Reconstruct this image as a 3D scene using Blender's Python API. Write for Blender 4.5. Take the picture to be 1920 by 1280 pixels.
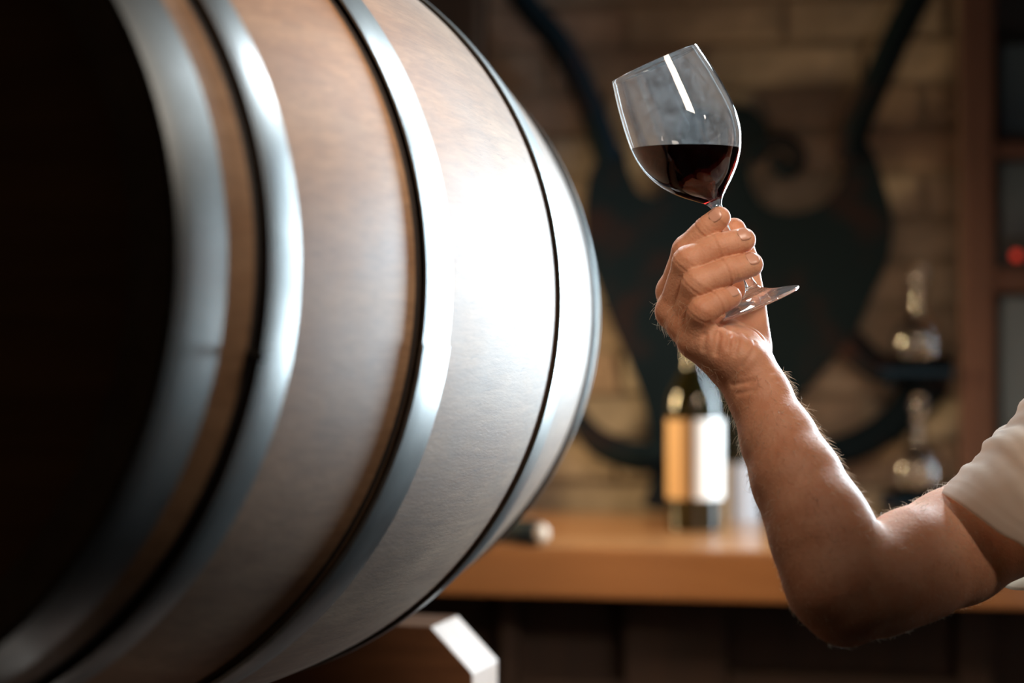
import bpy, bmesh, math, random
import numpy as np
from mathutils import Vector, Matrix

for _o in list(bpy.data.objects):
    bpy.data.objects.remove(_o)
SC = bpy.context.scene
COL = SC.collection
PI = math.pi
random.seed(7)
RNG = np.random.default_rng(7)

# ------------------------------------------------------------------ camera, world, lights, exposure
F = 3800.0                      # focal length in pixels of the 1920 x 1280 frame
ZC = 1.45                       # eye height
CT_ = ZC - 0.2625               # counter top height
cam_d = bpy.data.cameras.new('camera')
cam = bpy.data.objects.new('camera', cam_d)
COL.objects.link(cam)
cam.location = (0, 0, ZC)
cam.rotation_euler = (PI / 2, 0, 0)
cam_d.sensor_width = 36.0
cam_d.lens = F * 36.0 / 1920
cam_d.clip_start = 0.05
cam_d.dof.use_dof = True
cam_d.dof.focus_distance = 1.53
cam_d.dof.aperture_fstop = 2.6
SC.camera = cam

W = bpy.data.worlds.new('world')
SC.world = W
W.use_nodes = True
W.node_tree.nodes['Background'].inputs[0].default_value = (0.75, 0.62, 0.5, 1)
W.node_tree.nodes['Background'].inputs[1].default_value = 0.011


def area(name, loc, target, size, power, color, size_y=None, spread=None):
    d = bpy.data.lights.new(name, 'AREA')
    d.shape = 'RECTANGLE'
    d.size = size
    d.size_y = size_y or size
    d.energy = power
    d.color = color
    if spread:
        d.spread = spread
    o = bpy.data.objects.new(name, d)
    COL.objects.link(o)
    o.location = loc
    o.rotation_euler = (Vector(target) - Vector(loc)).to_track_quat('-Z', 'Y').to_euler()
    return o


# daylight of the window beyond the right edge of the frame (behind the person)
area('window_daylight', (0.91, 2.73, ZC + 0.06), (0.08, 1.62, ZC - 0.02), 0.30, 54, (0.70, 0.88, 1.0), 0.95, math.radians(172))
# cool ceiling spot at the back, above the top edge of the frame
area('ceiling_spot', (0.75, 2.56, ZC + 0.84), (0.31, 1.48, ZC - 0.08), 0.22, 1.7, (0.80, 0.92, 1.0), 0.22, math.radians(56))
area('ceiling_spot_left', (-0.14, 2.45, ZC + 0.86), (0.20, 1.50, ZC - 0.05), 0.18, 2.0, (0.80, 0.93, 1.0), 0.18, math.radians(70))
# warm hanging lamp over the barrel on the camera's right
area('warm_lamp', (0.22, 1.12, ZC + 0.40), (-0.13, 1.50, ZC + 0.20), 0.12, 1.6, (1.0, 0.83, 0.68), 0.26, math.radians(108))
area('counter_fill', (0.42, 1.75, ZC + 0.36), (0.30, 2.57, CT_ - 0.05), 0.12, 1.4, (1.0, 0.74, 0.50), 0.25, math.radians(75))  # unseen warm fill, added to brighten the counter front
# added warm fill for the sleeve, out of frame; no lamp stands there
area('sleeve_fill', (0.85, 0.75, ZC + 0.45), (0.46, 1.52, ZC + 0.08), 0.10, 0.55, (1.0, 0.84, 0.70), 0.10, math.radians(34))
area('back_lamp', (-0.50, 2.95, ZC + 0.10), (0.40, 2.72, ZC - 0.12), 0.10, 4.2, (1.0, 0.72, 0.36), 0.30, math.radians(95))  # warm lamp standing at the back on the left, behind the barrel

vs = SC.view_settings
vs.view_transform = 'Standard'
vs.look = 'None'
vs.exposure = 0.0
vs.gamma = 1.0
vs.use_curve_mapping = False
SC.cycles.max_bounces = 14
SC.cycles.transmission_bounces = 12
SC.cycles.transparent_max_bounces = 12
SC.cycles.sample_clamp_indirect = 6.0


# ------------------------------------------------------------------ helpers
def P(px, py, d):
    """World point seen at pixel (px, py) at distance d along the view."""
    return Vector(((px - 960) / F * d, d, ZC - (py - 640) / F * d))


def mat(name, color=(0.8, 0.8, 0.8), rough=0.5, metal=0.0, **kw):
    m = bpy.data.materials.new(name)
    m.use_nodes = True
    b = m.node_tree.nodes['Principled BSDF']
    b.inputs['Base Color'].default_value = (*color, 1)
    b.inputs['Roughness'].default_value = rough
    b.inputs['Metallic'].default_value = metal
    for k, v in kw.items():
        b.inputs[k.replace('_', ' ')].default_value = v
    return m


def nd(m, t, **kw):
    n = m.node_tree.nodes.new(t)
    for k, v in kw.items():
        setattr(n, k, v)
    return n


def lk(m, a, b):
    m.node_tree.links.new(a, b)


def bsdf(m):
    return m.node_tree.nodes['Principled BSDF']


def noise(m, scale, detail=4, rough=0.55, vec=None, mapscale=None, coord='Object', dist=0.0):
    tc = nd(m, 'ShaderNodeTexCoord')
    mp = nd(m, 'ShaderNodeMapping')
    if mapscale:
        mp.inputs['Scale'].default_value = mapscale
    lk(m, tc.outputs[coord], mp.inputs[0])
    n = nd(m, 'ShaderNodeTexNoise')
    n.inputs['Scale'].default_value = scale
    n.inputs['Detail'].default_value = detail
    n.inputs['Roughness'].default_value = rough
    n.inputs['Distortion'].default_value = dist
    lk(m, mp.outputs[0], n.inputs['Vector'])
    return n


def ramp(m, fac, stops):
    r = nd(m, 'ShaderNodeValToRGB')
    e = r.color_ramp.elements
    while len(e) < len(stops):
        e.new(0.5)
    for el, (p, c) in zip(e, stops):
        el.position = p
        el.color = (*c, 1) if len(c) == 3 else c
    lk(m, fac, r.inputs[0])
    return r


def bump(m, height, strength=0.3, distance=0.001, normal=None):
    b = nd(m, 'ShaderNodeBump')
    b.inputs['Strength'].default_value = strength
    b.inputs['Distance'].default_value = distance
    lk(m, height, b.inputs['Height'])
    if normal is not None:
        lk(m, normal, b.inputs['Normal'])
    return b


def mixrgb(m, fac, a, b, mode='MIX'):
    n = nd(m, 'ShaderNodeMix', data_type='RGBA', blend_type=mode)
    if hasattr(fac, 'is_output'):
        lk(m, fac, n.inputs[0])
    else:
        n.inputs[0].default_value = fac
    for i, v in ((6, a), (7, b)):
        if hasattr(v, 'is_output'):
            lk(m, v, n.inputs[i])
        else:
            n.inputs[i].default_value = (*v, 1)
    return n.outputs[2]


def empty(name, label=None, cat=None, loc=(0, 0, 0), rot=(0, 0, 0), group=None):
    o = bpy.data.objects.new(name, None)
    COL.objects.link(o)
    o.location = loc
    o.rotation_euler = rot
    o.empty_display_size = 0.05
    tag(o, label, cat, group)
    return o


def tag(o, label=None, cat=None, group=None, kind=None):
    if label:
        o['label'] = label
    if cat:
        o['category'] = cat
    if group:
        o['group'] = group
    if kind:
        o['kind'] = kind
    return o


def link(name, me, m, parent=None, smooth=False, auto=None):
    o = bpy.data.objects.new(name, me)
    COL.objects.link(o)
    if m:
        me.materials.append(m)
    if parent:
        o.parent = parent
    if smooth:
        me.polygons.foreach_set('use_smooth', [True] * len(me.polygons))
        if auto:
            try:
                me.set_sharp_from_angle(angle=math.radians(auto))
            except Exception:
                pass
    return o


def obj(name, verts, faces, m, parent=None, smooth=False, auto=None):
    me = bpy.data.meshes.new(name)
    me.from_pydata([tuple(v) for v in verts], [], faces)
    me.update()
    if len(verts) < 60000:
        bm = bmesh.new()
        bm.from_mesh(me)
        bmesh.ops.recalc_face_normals(bm, faces=bm.faces)
        bm.to_mesh(me)
        bm.free()
    return link(name, me, m, parent, smooth, auto)


def bmobj(name, bm, m, parent=None, smooth=False, auto=None):
    me = bpy.data.meshes.new(name)
    bmesh.ops.recalc_face_normals(bm, faces=bm.faces)
    bm.to_mesh(me)
    bm.free()
    return link(name, me, m, parent, smooth, auto)


def add_box(bm, lo, hi, bevel=0.0, mtx=None):
    lo, hi = Vector(lo), Vector(hi)
    r = bmesh.ops.create_cube(bm, size=1.0)
    vs_ = r['verts']
    for v in vs_:
        v.co = Vector((lo[i] + (v.co[i] + 0.5) * (hi[i] - lo[i]) for i in range(3)))
    if bevel:
        es = {e for v in vs_ for e in v.link_edges}
        rb = bmesh.ops.bevel(bm, geom=list(es), offset=bevel, segments=2, profile=0.6, affect='EDGES')
        vs_ = list({v for f in rb['faces'] for v in f.verts} | {v for v in vs_ if v.is_valid})
    if mtx:
        bmesh.ops.transform(bm, matrix=mtx, verts=[v for v in vs_ if v.is_valid])
    return bm


def box(name, lo, hi, m, parent=None, bevel=0.003):
    bm = bmesh.new()
    add_box(bm, lo, hi, bevel)
    return bmobj(name, bm, m, parent)


def lathe(prof, n=64, closed=False, cap=False, a0=0.0, a1=None):
    """Revolve (r, z) points about z.  Returns verts, faces."""
    full = a1 is None
    k = n if full else n + 1
    V, Fc = [], []
    for r, z in prof:
        for i in range(k):
            a = (2 * PI * i / n) if full else a0 + (a1 - a0) * i / n
            V.append((r * math.cos(a), r * math.sin(a), z))
    m_ = len(prof)
    for j in range(m_ if closed else m_ - 1):
        j2 = (j + 1) % m_
        for i in range(n):
            i2 = (i + 1) % k
            Fc.append((j * k + i, j * k + i2, j2 * k + i2, j2 * k + i))
    if cap:
        Fc.append(tuple(range(k - 1, -1, -1)))
        Fc.append(tuple(range((m_ - 1) * k, m_ * k)))
    elif closed and not full:
        Fc.append(tuple(j * k for j in range(m_)))
        Fc.append(tuple(j * k + k - 1 for j in range(m_ - 1, -1, -1)))
    return V, Fc


def catmull(pts, n=8):
    pts = [np.array(p, float) for p in pts]
    out = []
    q = [2 * pts[0] - pts[1]] + pts + [2 * pts[-1] - pts[-2]]
    for i in range(1, len(q) - 2):
        for k in range(n):
            t = k / n
            a, b, c, d = q[i - 1], q[i], q[i + 1], q[i + 2]
            out.append(0.5 * (2 * b + (c - a) * t + (2 * a - 5 * b + 4 * c - d) * t * t + (3 * b - a - 3 * c + d) * t ** 3))
    out.append(pts[-1])
    return out


def tube(path, radii, n=10, cap=True):
    """Sweep a circle along a path of points."""
    path = [Vector(p) for p in path]
    if not hasattr(radii, '__len__'):
        radii = [radii] * len(path)
    V, Fc = [], []
    up = None
    for i, p in enumerate(path):
        t = (path[min(i + 1, len(path) - 1)] - path[max(i - 1, 0)]).normalized()
        if up is None:
            up = t.orthogonal().normalized()
        up = (up - t * up.dot(t)).normalized()
        s = t.cross(up)
        for k in range(n):
            a = 2 * PI * k / n
            V.append(p + (up * math.cos(a) + s * math.sin(a)) * radii[i])
    for i in range(len(path) - 1):
        for k in range(n):
            k2 = (k + 1) % n
            Fc.append((i * n + k, i * n + k2, (i + 1) * n + k2, (i + 1) * n + k))
    if cap:
        Fc.append(tuple(range(n - 1, -1, -1)))
        Fc.append(tuple(range((len(path) - 1) * n, len(path) * n)))
    return V, Fc


# ------------------------------------------------------------------ materials
def wood(name, c1, c2, rough, grain=(6, 6, 0.6), scale=9, coat=0.0, bstr=0.15, spots=True):
    m = mat(name, c1, rough)
    n = noise(m, scale, 6, 0.6, mapscale=grain, dist=0.6)
    n2 = noise(m, 3.0, 3, 0.5)
    r = ramp(m, n.outputs['Fac'], [(0.3, c2), (0.68, c1)])
    v = ramp(m, n2.outputs['Fac'], [(0.3, (0.80, 0.80, 0.80)), (0.75, (1.12, 1.1, 1.08))])
    lk(m, mixrgb(m, 1.0, r.outputs[0], v.outputs[0], 'MULTIPLY'), bsdf(m).inputs['Base Color'])
    fine = noise(m, scale * 9, 3, 0.6, mapscale=grain)
    b = bump(m, fine.outputs['Fac'], bstr, 0.0012)
    lk(m, b.outputs[0], bsdf(m).inputs['Normal'])
    if coat:
        bsdf(m).inputs['Coat Weight'].default_value = coat
        bsdf(m).inputs['Coat Roughness'].default_value = 0.12
    return m


def barrel_wood():
    m = mat('barrel_oak', (0.40, 0.26, 0.16), 0.42)
    B = bsdf(m)
    n = noise(m, 5, 6, 0.6, mapscale=(5, 5, 0.7), dist=0.8)
    n2 = noise(m, 4.5, 4, 0.6)
    r = ramp(m, n.outputs['Fac'], [(0.28, (0.245, 0.125, 0.058)), (0.72, (0.39, 0.245, 0.140))])
    v = ramp(m, n2.outputs['Fac'], [(0.3, (0.66, 0.63, 0.60)), (0.72, (1.12, 1.12, 1.12))])
    base = mixrgb(m, 1.0, r.outputs[0], v.outputs[0], 'MULTIPLY')
    gr = noise(m, 55, 4, 0.7, mapscale=(4, 4, 0.45), dist=0.5)
    g2 = ramp(m, gr.outputs['Fac'], [(0.3, (0.74, 0.72, 0.70)), (0.7, (1.12, 1.12, 1.12))])
    base = mixrgb(m, 1.0, base, g2.outputs[0], 'MULTIPLY')
    # fine dark checks running along the staves
    ck = noise(m, 42, 3, 0.7, mapscale=(9, 9, 1.3), dist=1.0)
    ckr = ramp(m, ck.outputs['Fac'], [(0.30, (1, 1, 1)), (0.36, (0, 0, 0))])
    base = mixrgb(m, ckr.outputs[0], base, (0.16, 0.09, 0.05))
    # shade of the gap under the hoops' near edges, painted into the oak colour
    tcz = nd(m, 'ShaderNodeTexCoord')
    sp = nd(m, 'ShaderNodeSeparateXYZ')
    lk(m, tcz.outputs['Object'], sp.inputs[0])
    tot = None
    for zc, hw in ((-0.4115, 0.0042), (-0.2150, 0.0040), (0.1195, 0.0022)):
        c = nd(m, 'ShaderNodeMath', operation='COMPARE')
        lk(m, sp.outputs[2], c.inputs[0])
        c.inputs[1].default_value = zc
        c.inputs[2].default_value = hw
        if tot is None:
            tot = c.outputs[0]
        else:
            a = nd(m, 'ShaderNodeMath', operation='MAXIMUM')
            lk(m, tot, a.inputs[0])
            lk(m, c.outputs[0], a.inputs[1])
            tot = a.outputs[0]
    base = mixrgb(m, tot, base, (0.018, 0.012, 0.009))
    lk(m, base, B.inputs['Base Color'])
    f1 = noise(m, 300, 4, 0.75, mapscale=(1.3, 1.3, 0.30))
    f2 = noise(m, 45, 5, 0.7, mapscale=(2.2, 2.2, 0.35), dist=0.4)
    b1 = bump(m, f2.outputs['Fac'], 0.22, 0.0011)
    b2 = bump(m, f1.outputs['Fac'], 0.40, 0.0006, b1.outputs[0])
    lk(m, b2.outputs[0], B.inputs['Normal'])
    rr = ramp(m, n2.outputs['Fac'], [(0.3, (0.60,) * 3), (0.7, (0.74,) * 3)])
    lk(m, rr.outputs[0], B.inputs['Roughness'])
    B.inputs['Coat Weight'].default_value = 0.30
    B.inputs['Coat Roughness'].default_value = 0.52
    return m


def hoop_steel():
    m = mat('galvanised_steel', (0.60, 0.62, 0.62), 0.30, 1.0)
    n = noise(m, 14, 5, 0.6)
    n2 = noise(m, 9, 5, 0.65, mapscale=(1, 1, 30))
    r = ramp(m, n.outputs['Fac'], [(0.3, (0.19, 0.20, 0.195)), (0.7, (0.34, 0.35, 0.345))])
    lk(m, r.outputs[0], bsdf(m).inputs['Base Color'])
    rr = ramp(m, n.outputs['Fac'], [(0.3, (0.44,) * 3), (0.7, (0.32,) * 3)])
    lk(m, rr.outputs[0], bsdf(m).inputs['Roughness'])
    b = bump(m, n2.outputs['Fac'], 0.12, 0.0006)
    lk(m, b.outputs[0], bsdf(m).inputs['Normal'])
    return m


def skin_mat():
    m = mat('skin', (0.58, 0.32, 0.22), 0.58, Specular_IOR_Level=0.38)
    B = bsdf(m)
    n = noise(m, 45, 4, 0.6)
    r = ramp(m, n.outputs['Fac'], [(0.3, (0.53, 0.225, 0.120)), (0.7, (0.64, 0.33, 0.205))])
    lk(m, r.outputs[0], B.inputs['Base Color'])
    v = nd(m, 'ShaderNodeTexVoronoi')
    v.inputs['Scale'].default_value = 520
    tc = nd(m, 'ShaderNodeTexCoord')
    lk(m, tc.outputs['Object'], v.inputs['Vector'])
    w = noise(m, 130, 4, 0.65, dist=1.2)
    b1 = bump(m, v.outputs['Distance'], 0.25, 0.0006)
    b2 = bump(m, w.outputs['Fac'], 0.28, 0.0015, b1.outputs[0])
    lk(m, b2.outputs[0], B.inputs['Normal'])
    B.inputs['Subsurface Weight'].default_value = 0.35
    B.inputs['Subsurface Radius'].default_value = (1.0, 0.30, 0.15)
    B.inputs['Subsurface Scale'].default_value = 0.007
    return m


def glass_mat(name, col=(1, 1, 1), smudge=0.0, ior=1.5, rough=0.0):
    m = bpy.data.materials.new(name)
    m.use_nodes = True
    nt = m.node_tree
    nt.nodes.remove(nt.nodes['Principled BSDF'])
    out = nt.nodes['Material Output']
    g = nd(m, 'ShaderNodeBsdfGlass')
    g.inputs['Color'].default_value = (*col, 1)
    g.inputs['IOR'].default_value = ior
    g.inputs['Roughness'].default_value = rough
    if smudge:
        # faint finger smudges and dried water marks on the glass
        d = nd(m, 'ShaderNodeBsdfTranslucent')
        d.inputs['Color'].default_value = (0.9, 0.9, 0.9, 1)
        n = noise(m, 110, 8, 0.8, dist=0.25)
        r = ramp(m, n.outputs['Fac'], [(0.40, (smudge * 0.25,) * 3), (0.68, (smudge,) * 3)])
        mx = nd(m, 'ShaderNodeMixShader')
        lk(m, r.outputs[0], mx.inputs[0])
        lk(m, g.outputs[0], mx.inputs[1])
        lk(m, d.outputs[0], mx.inputs[2])
        lk(m, mx.outputs[0], out.inputs['Surface'])
    else:
        lk(m, g.outputs[0], out.inputs['Surface'])
    return m


def wine_mat():
    m = glass_mat('red_wine', (0.45, 0.06, 0.045), ior=1.34)
    ab = nd(m, 'ShaderNodeVolumeAbsorption')
    ab.inputs['Color'].default_value = (0.62, 0.03, 0.015, 1)
    ab.inputs['Density'].default_value = 300
    lk(m, ab.outputs[0], m.node_tree.nodes['Material Output'].inputs['Volume'])
    return m


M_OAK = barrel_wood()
M_HEAD = wood('barrel_head_oak', (0.50, 0.22, 0.07), (0.34, 0.14, 0.045), 0.7, (0.6, 6, 6), 6)
M_STEEL = hoop_steel()
M_DARKIRON = mat('dark_nail_iron', (0.03, 0.025, 0.02), 0.6, 0.6)
M_RACK = wood('rack_pine', (0.20, 0.085, 0.034), (0.11, 0.043, 0.016), 0.55, (0.6, 5, 5), 7)
M_ENDGRAIN = wood('rack_end_grain', (0.60, 0.47, 0.40), (0.50, 0.38, 0.31), 0.5, (5, 5, 5), 9)
M_COUNTER = wood('counter_wood', (0.36, 0.165, 0.062), (0.27, 0.115, 0.04), 0.34, (0.5, 5, 5), 4, 0.5, 0.04)
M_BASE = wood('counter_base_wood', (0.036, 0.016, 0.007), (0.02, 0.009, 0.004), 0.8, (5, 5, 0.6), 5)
M_SKIN = skin_mat()
M_NAIL = mat('fingernail', (0.60, 0.31, 0.215), 0.28)
M_HAIR = mat('body_hair', (0.50, 0.38, 0.28), 0.35)
tr_ = nd(M_HAIR, 'ShaderNodeBsdfTranslucent')
tr_.inputs['Color'].default_value = (0.92, 0.82, 0.70, 1)
mx_ = nd(M_HAIR, 'ShaderNodeMixShader')
mx_.inputs[0].default_value = 0.6
lk(M_HAIR, bsdf(M_HAIR).outputs[0], mx_.inputs[1])
lk(M_HAIR, tr_.outputs[0], mx_.inputs[2])
lk(M_HAIR, mx_.outputs[0], M_HAIR.node_tree.nodes['Material Output'].inputs['Surface'])
M_GLASS = glass_mat('clear_glass', (0.99, 0.995, 1.0), 0.06)
M_WINE = wine_mat()


# ------------------------------------------------------------------ counter frame (counter, wall and shelf stand square to it)
CA = math.radians(-11.9)
EX = Vector((math.cos(CA), math.sin(CA), 0))
EY = Vector((-math.sin(CA), math.cos(CA), 0))
CO = Vector((0.1623, 2.57, 0))
CT = CT_


def loc(u, q, z):
    return CO + EX * u + EY * q + Vector((0, 0, z))


def pw(px, py, q):
    """Counter-frame coordinates (u, z) of the point seen at a pixel on the upright plane q behind the counter edge."""
    d = Vector(((px - 960) / F, 1, -(py - 640) / F))
    t = (q + CO.dot(EY)) / d.dot(EY)
    p = d * t
    return (p - CO).dot(EX), p.z + ZC


def frame_empty(name, label, cat, u, q, z, rot=0.0, group=None):
    return empty(name, label, cat, loc(u, q, z), (0, 0, CA + rot), group)


# ------------------------------------------------------------------ room shell
WQ = 0.60                        # wall face, behind the counter edge
mortar = mat('lime_mortar', (0.30, 0.245, 0.19), 0.9)
nn = noise(mortar, 30, 5, 0.6)
lk(mortar, bump(mortar, nn.outputs['Fac'], 0.5, 0.004).outputs[0], bsdf(mortar).inputs['Normal'])

brick_m = mat('old_brick', (0.3, 0.2, 0.13), 0.88)
oi = nd(brick_m, 'ShaderNodeObjectInfo')
rb_ = ramp(brick_m, oi.outputs['Random'], [(0.0, (0.33, 0.245, 0.165)), (0.25, (0.39, 0.305, 0.215)), (0.5, (0.28, 0.187, 0.12)),
                                          (0.72, (0.34, 0.205, 0.125)), (0.88, (0.42, 0.34, 0.25)), (1.0, (0.25, 0.185, 0.13))])
bn = noise(brick_m, 22, 5, 0.65)
bv = ramp(brick_m, bn.outputs['Fac'], [(0.3, (0.7, 0.7, 0.7)), (0.7, (1.2, 1.18, 1.15))])
hs = nd(brick_m, 'ShaderNodeHueSaturation')
hs.inputs['Saturation'].default_value = 0.72
lk(brick_m, mixrgb(brick_m, 1.0, rb_.outputs[0], bv.outputs[0], 'MULTIPLY'), hs.inputs['Color'])
lk(brick_m, hs.outputs[0], bsdf(brick_m).inputs['Base Color'])
lk(brick_m, bump(brick_m, bn.outputs['Fac'], 0.6, 0.006).outputs[0], bsdf(brick_m).inputs['Normal'])

wall = frame_empty('wall_back', None, None, 0, WQ, 0)
wall['kind'] = 'structure'
box('mortar_bed', (-2.4, 0.0, 0), (1.75, 0.12, 2.9), mortar, wall, 0)
PITCH, BH, BL, JT = 0.068, 0.059, 0.235, 0.010


def brick_mesh(seed):
    r = random.Random(seed)
    bm = bmesh.new()
    add_box(bm, (-BL / 2, -0.011, -BH / 2), (BL / 2, 0.02, BH / 2), 0.004)
    for v in bm.verts:
        v.co += Vector((r.uniform(-.004, .004), r.uniform(-.004, .003), r.uniform(-.003, .003)))
    me = bpy.data.meshes.new('brick')
    bm.to_mesh(me)
    bm.free()
    me.materials.append(brick_m)
    return me


bmeshes = [brick_mesh(i) for i in range(6)]
rest = bmesh.new()
for row in range(int(2.85 / PITCH)):
    z = 0.04 + row * PITCH
    off = (0.5 if row % 2 else 0.0) * (BL + JT) + random.uniform(-.02, .02)
    for c in range(-9, 7):
        u = off + c * (BL + JT)
        if u - BL / 2 < -2.38 or u + BL / 2 > 1.74:
            continue
        if -0.95 < u < 1.1 and ZC - 0.36 < z < ZC + 0.82:
            o = bpy.data.objects.new('brick', random.choice(bmeshes))
            COL.objects.link(o)
            o.parent = wall
            o.location = (u, random.uniform(-.004, .003), z)
        else:
            add_box(rest, (u - BL / 2, -0.018, z - BH / 2), (u + BL / 2, 0.02, z + BH / 2))
ro = bmobj('brickwork', rest, brick_m, wall)
ro['kind'] = 'stuff'

floor_m = wood('floor_boards', (0.022, 0.013, 0.008), (0.013, 0.008, 0.005), 0.8, (0.5, 6, 6), 4)
fl = box('floor', (-3, -1.2, -0.06), (3.2, 3.9, 0.0), floor_m, None, 0)
fl['kind'] = 'structure'
ceil_m = wood('ceiling_boards', (0.09, 0.055, 0.035), (0.06, 0.035, 0.02), 0.7, (0.5, 6, 6), 4)
ce = box('ceiling', (-3, -1.2, 2.9), (3.2, 3.9, 2.96), ceil_m, None, 0)
ce['kind'] = 'structure'

# dark timber post at the left of the brick wall
post_m = wood('dark_timber', (0.055, 0.030, 0.016), (0.035, 0.018, 0.010), 0.6, (6, 6, 0.5), 5)
u0, _ = pw(700, 0, WQ - 0.06)
u1, _ = pw(905, 0, WQ - 0.06)
t1 = frame_empty('trim_1', None, None, 0, 0, 0)
t1['kind'] = 'structure'
box('post', (u0, WQ - 0.09, 0), (u1, WQ - 0.02, 2.9), post_m, t1, 0.006)


# ------------------------------------------------------------------ barrel
BC = Vector((-0.3101, 1.6422, ZC + 0.0357))
BYAW, BPIT = math.radians(15.849), math.radians(-1.281)
AX = Vector((math.sin(BYAW) * math.cos(BPIT), math.cos(BYAW) * math.cos(BPIT), math.sin(BPIT)))
SX = Vector((math.cos(BYAW), -math.sin(BYAW), 0))            # towards the right, square to the axis
BR, BK, BT = 0.33, 0.25144, 0.4915


def R(t):
    return BR - BK * t * t


barrel = empty('wine_barrel', 'large oak wine barrel with steel hoops lying on a wooden rack', 'barrel', BC)
barrel.rotation_euler = Matrix((SX, AX.cross(SX), AX)).transposed().to_euler()   # local z = axis, local x = right, local y = down or up
LY = AX.cross(SX)
profile = [(R(t), t) for t in np.linspace(-BT, BT, 61)]
inner = [(R(BT) - 0.026, BT), (R(BT) - 0.030, BT - 0.035), (0.0005, BT - 0.035)]
near = [(0.0005, -BT + 0.035), (R(BT) - 0.030, -BT + 0.035), (R(BT) - 0.024, -BT)]
V, Fc = lathe(near[1:] + profile + inner[:2], 160)
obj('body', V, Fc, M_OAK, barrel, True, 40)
# the two heads, each a disc of boards with shallow joints
for sgn, nm in ((-1, 'head'), (1, 'head')):
    V, Fc = lathe([(0.0005, sgn * (BT - 0.036)), (R(BT) - 0.028, sgn * (BT - 0.036)), (R(BT) - 0.028, sgn * (BT - 0.055)), (0.0005, sgn * (BT - 0.055))], 96)
    obj(nm, V, Fc, M_HEAD, barrel)

HOOPS = [(-0.4905, -0.4453, 0.0025), (-0.4095, -0.3728, 0.0042), (-0.2130, -0.1626, 0.0040),
         (0.1208, 0.1700, 0.0020), (0.3728, 0.4095, 0.0030), (0.4453, 0.4905, 0.0025)]
TH = 0.0022
hoop_objs = []
for (ta, tb, gap) in HOOPS:
    if ta < 0:
        g0, g1 = gap, 0.0006
    else:
        g0, g1 = gap, 0.0008
    ts = np.linspace(ta, tb, 7)
    outer = []
    for i, t in enumerate(ts):
        w = i / 6
        outer.append((R(ta) * (1 - w) + R(tb) * w + (g0 + TH) * (1 - w) + (g1 + TH) * w + 0.0007 * math.sin(PI * w), t))
    outer[0] = (outer[0][0] - 0.0006, outer[0][1] - 0.0002)
    edge0 = (R(ta) + g0, ta)
    innr = [(R(tb) + g1 - 0.001, tb), edge0]
    V, Fc = lathe(outer + innr, 200, closed=True)
    h = obj('hoop', V, Fc, M_STEEL, barrel, True, 35)
    hoop_objs.append((h, ta, tb, outer))


def lap(h, ta, tb, outer, a0, a1):
    """The overlapped end of a hoop strip."""
    e = [(r + 0.0013, t) for r, t in outer]
    V, Fc = lathe([(r - 0.0016, t) for r, t in outer[::-1]] + e, 18, closed=True, a0=a0, a1=a1)
    l = obj('hoop_lap', V, Fc, M_STEEL, h, True, 35)


# local y of the barrel points up or down: find out, then use "angle above the right-hand side"
UPS = 1.0 if LY.z > 0 else -1.0


def ang(deg):
    return UPS * math.radians(deg)


lo_, hi_ = sorted((ang(-7.5), ang(-75)))
lap(*hoop_objs[2], lo_, hi_)
for k, (t, dg) in enumerate(((-0.4115, -10.5),)):
    a = ang(dg)
    bm = bmesh.new()
    bmesh.ops.create_cone(bm, cap_ends=True, segments=8, radius1=0.0028, radius2=0.0022, depth=0.014)
    n = Vector((math.cos(a), math.sin(a), 0))
    nl = bmobj('hoop_nail', bm, M_DARKIRON, barrel)
    nl.location = n * (R(t) + 0.004) + Vector((0, 0, t - 0.003))
    nl.rotation_euler = n.to_track_quat('Z', 'Y').to_euler()

# ------------------------------------------------------------------ rack under the barrel
NC = P(808, 1175, 1.94)                                   # near top corner where the chamfer begins
rack = empty('barrel_rack', 'wooden rack with chamfered beam ends under the oak barrel', 'rack', (BC.x, BC.y, 0), (0, 0, -BYAW))


def to_rack(p):
    d = Vector(p) - Vector((BC.x, BC.y, 0))
    return Vector((d.dot(SX), d.dot(Vector((math.sin(BYAW), math.cos(BYAW), 0))), d.z))


nc = to_rack(NC)
CH = 0.0415


def beam(y0, y1, zt, zb=0.16):
    xe = nc.x
    pts = [(-xe, zt), (xe, zt), (xe + CH, zt - CH * 1.02), (xe + CH, zt - zb), (-xe - CH, zt - zb), (-xe - CH, zt - CH * 1.02)]
    V = [(x, y0, z) for x, z in pts] + [(x, y1, z) for x, z in pts]
    n = len(pts)
    Fc = [tuple(range(n)), tuple(range(2 * n - 1, n - 1, -1))]
    Fc += [(i, i + n, (i + 1) % n + n, (i + 1) % n) for i in range(n)]
    o = obj('beam', V, Fc, M_RACK, rack)
    o.data.materials.append(M_ENDGRAIN)
    for p in o.data.polygons:
        if abs(p.normal.x) > 0.3:
            p.material_index = 1
    md = o.modifiers.new('b', 'BEVEL')
    md.width = 0.0015
    md.segments = 2
    md.limit_method = 'ANGLE'
    return o


beam(nc.y, nc.y + 0.086, nc.z)
beam(-nc.y - 0.086, -nc.y, nc.z + 0.0155)
for sx in (-1, 1):
    box('side_rail', (sx * 0.17 - 0.04, -nc.y - 0.12, nc.z - 0.27), (sx * 0.17 + 0.04, nc.y + 0.12, nc.z - 0.161), M_RACK, rack, 0.004)
    for sy in (-1, 1):
        box('leg', (sx * 0.17 - 0.04, sy * nc.y - 0.045, 0.0), (sx * 0.17 + 0.04, sy * nc.y + 0.045, nc.z - 0.271), M_RACK, rack, 0.004)


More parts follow.
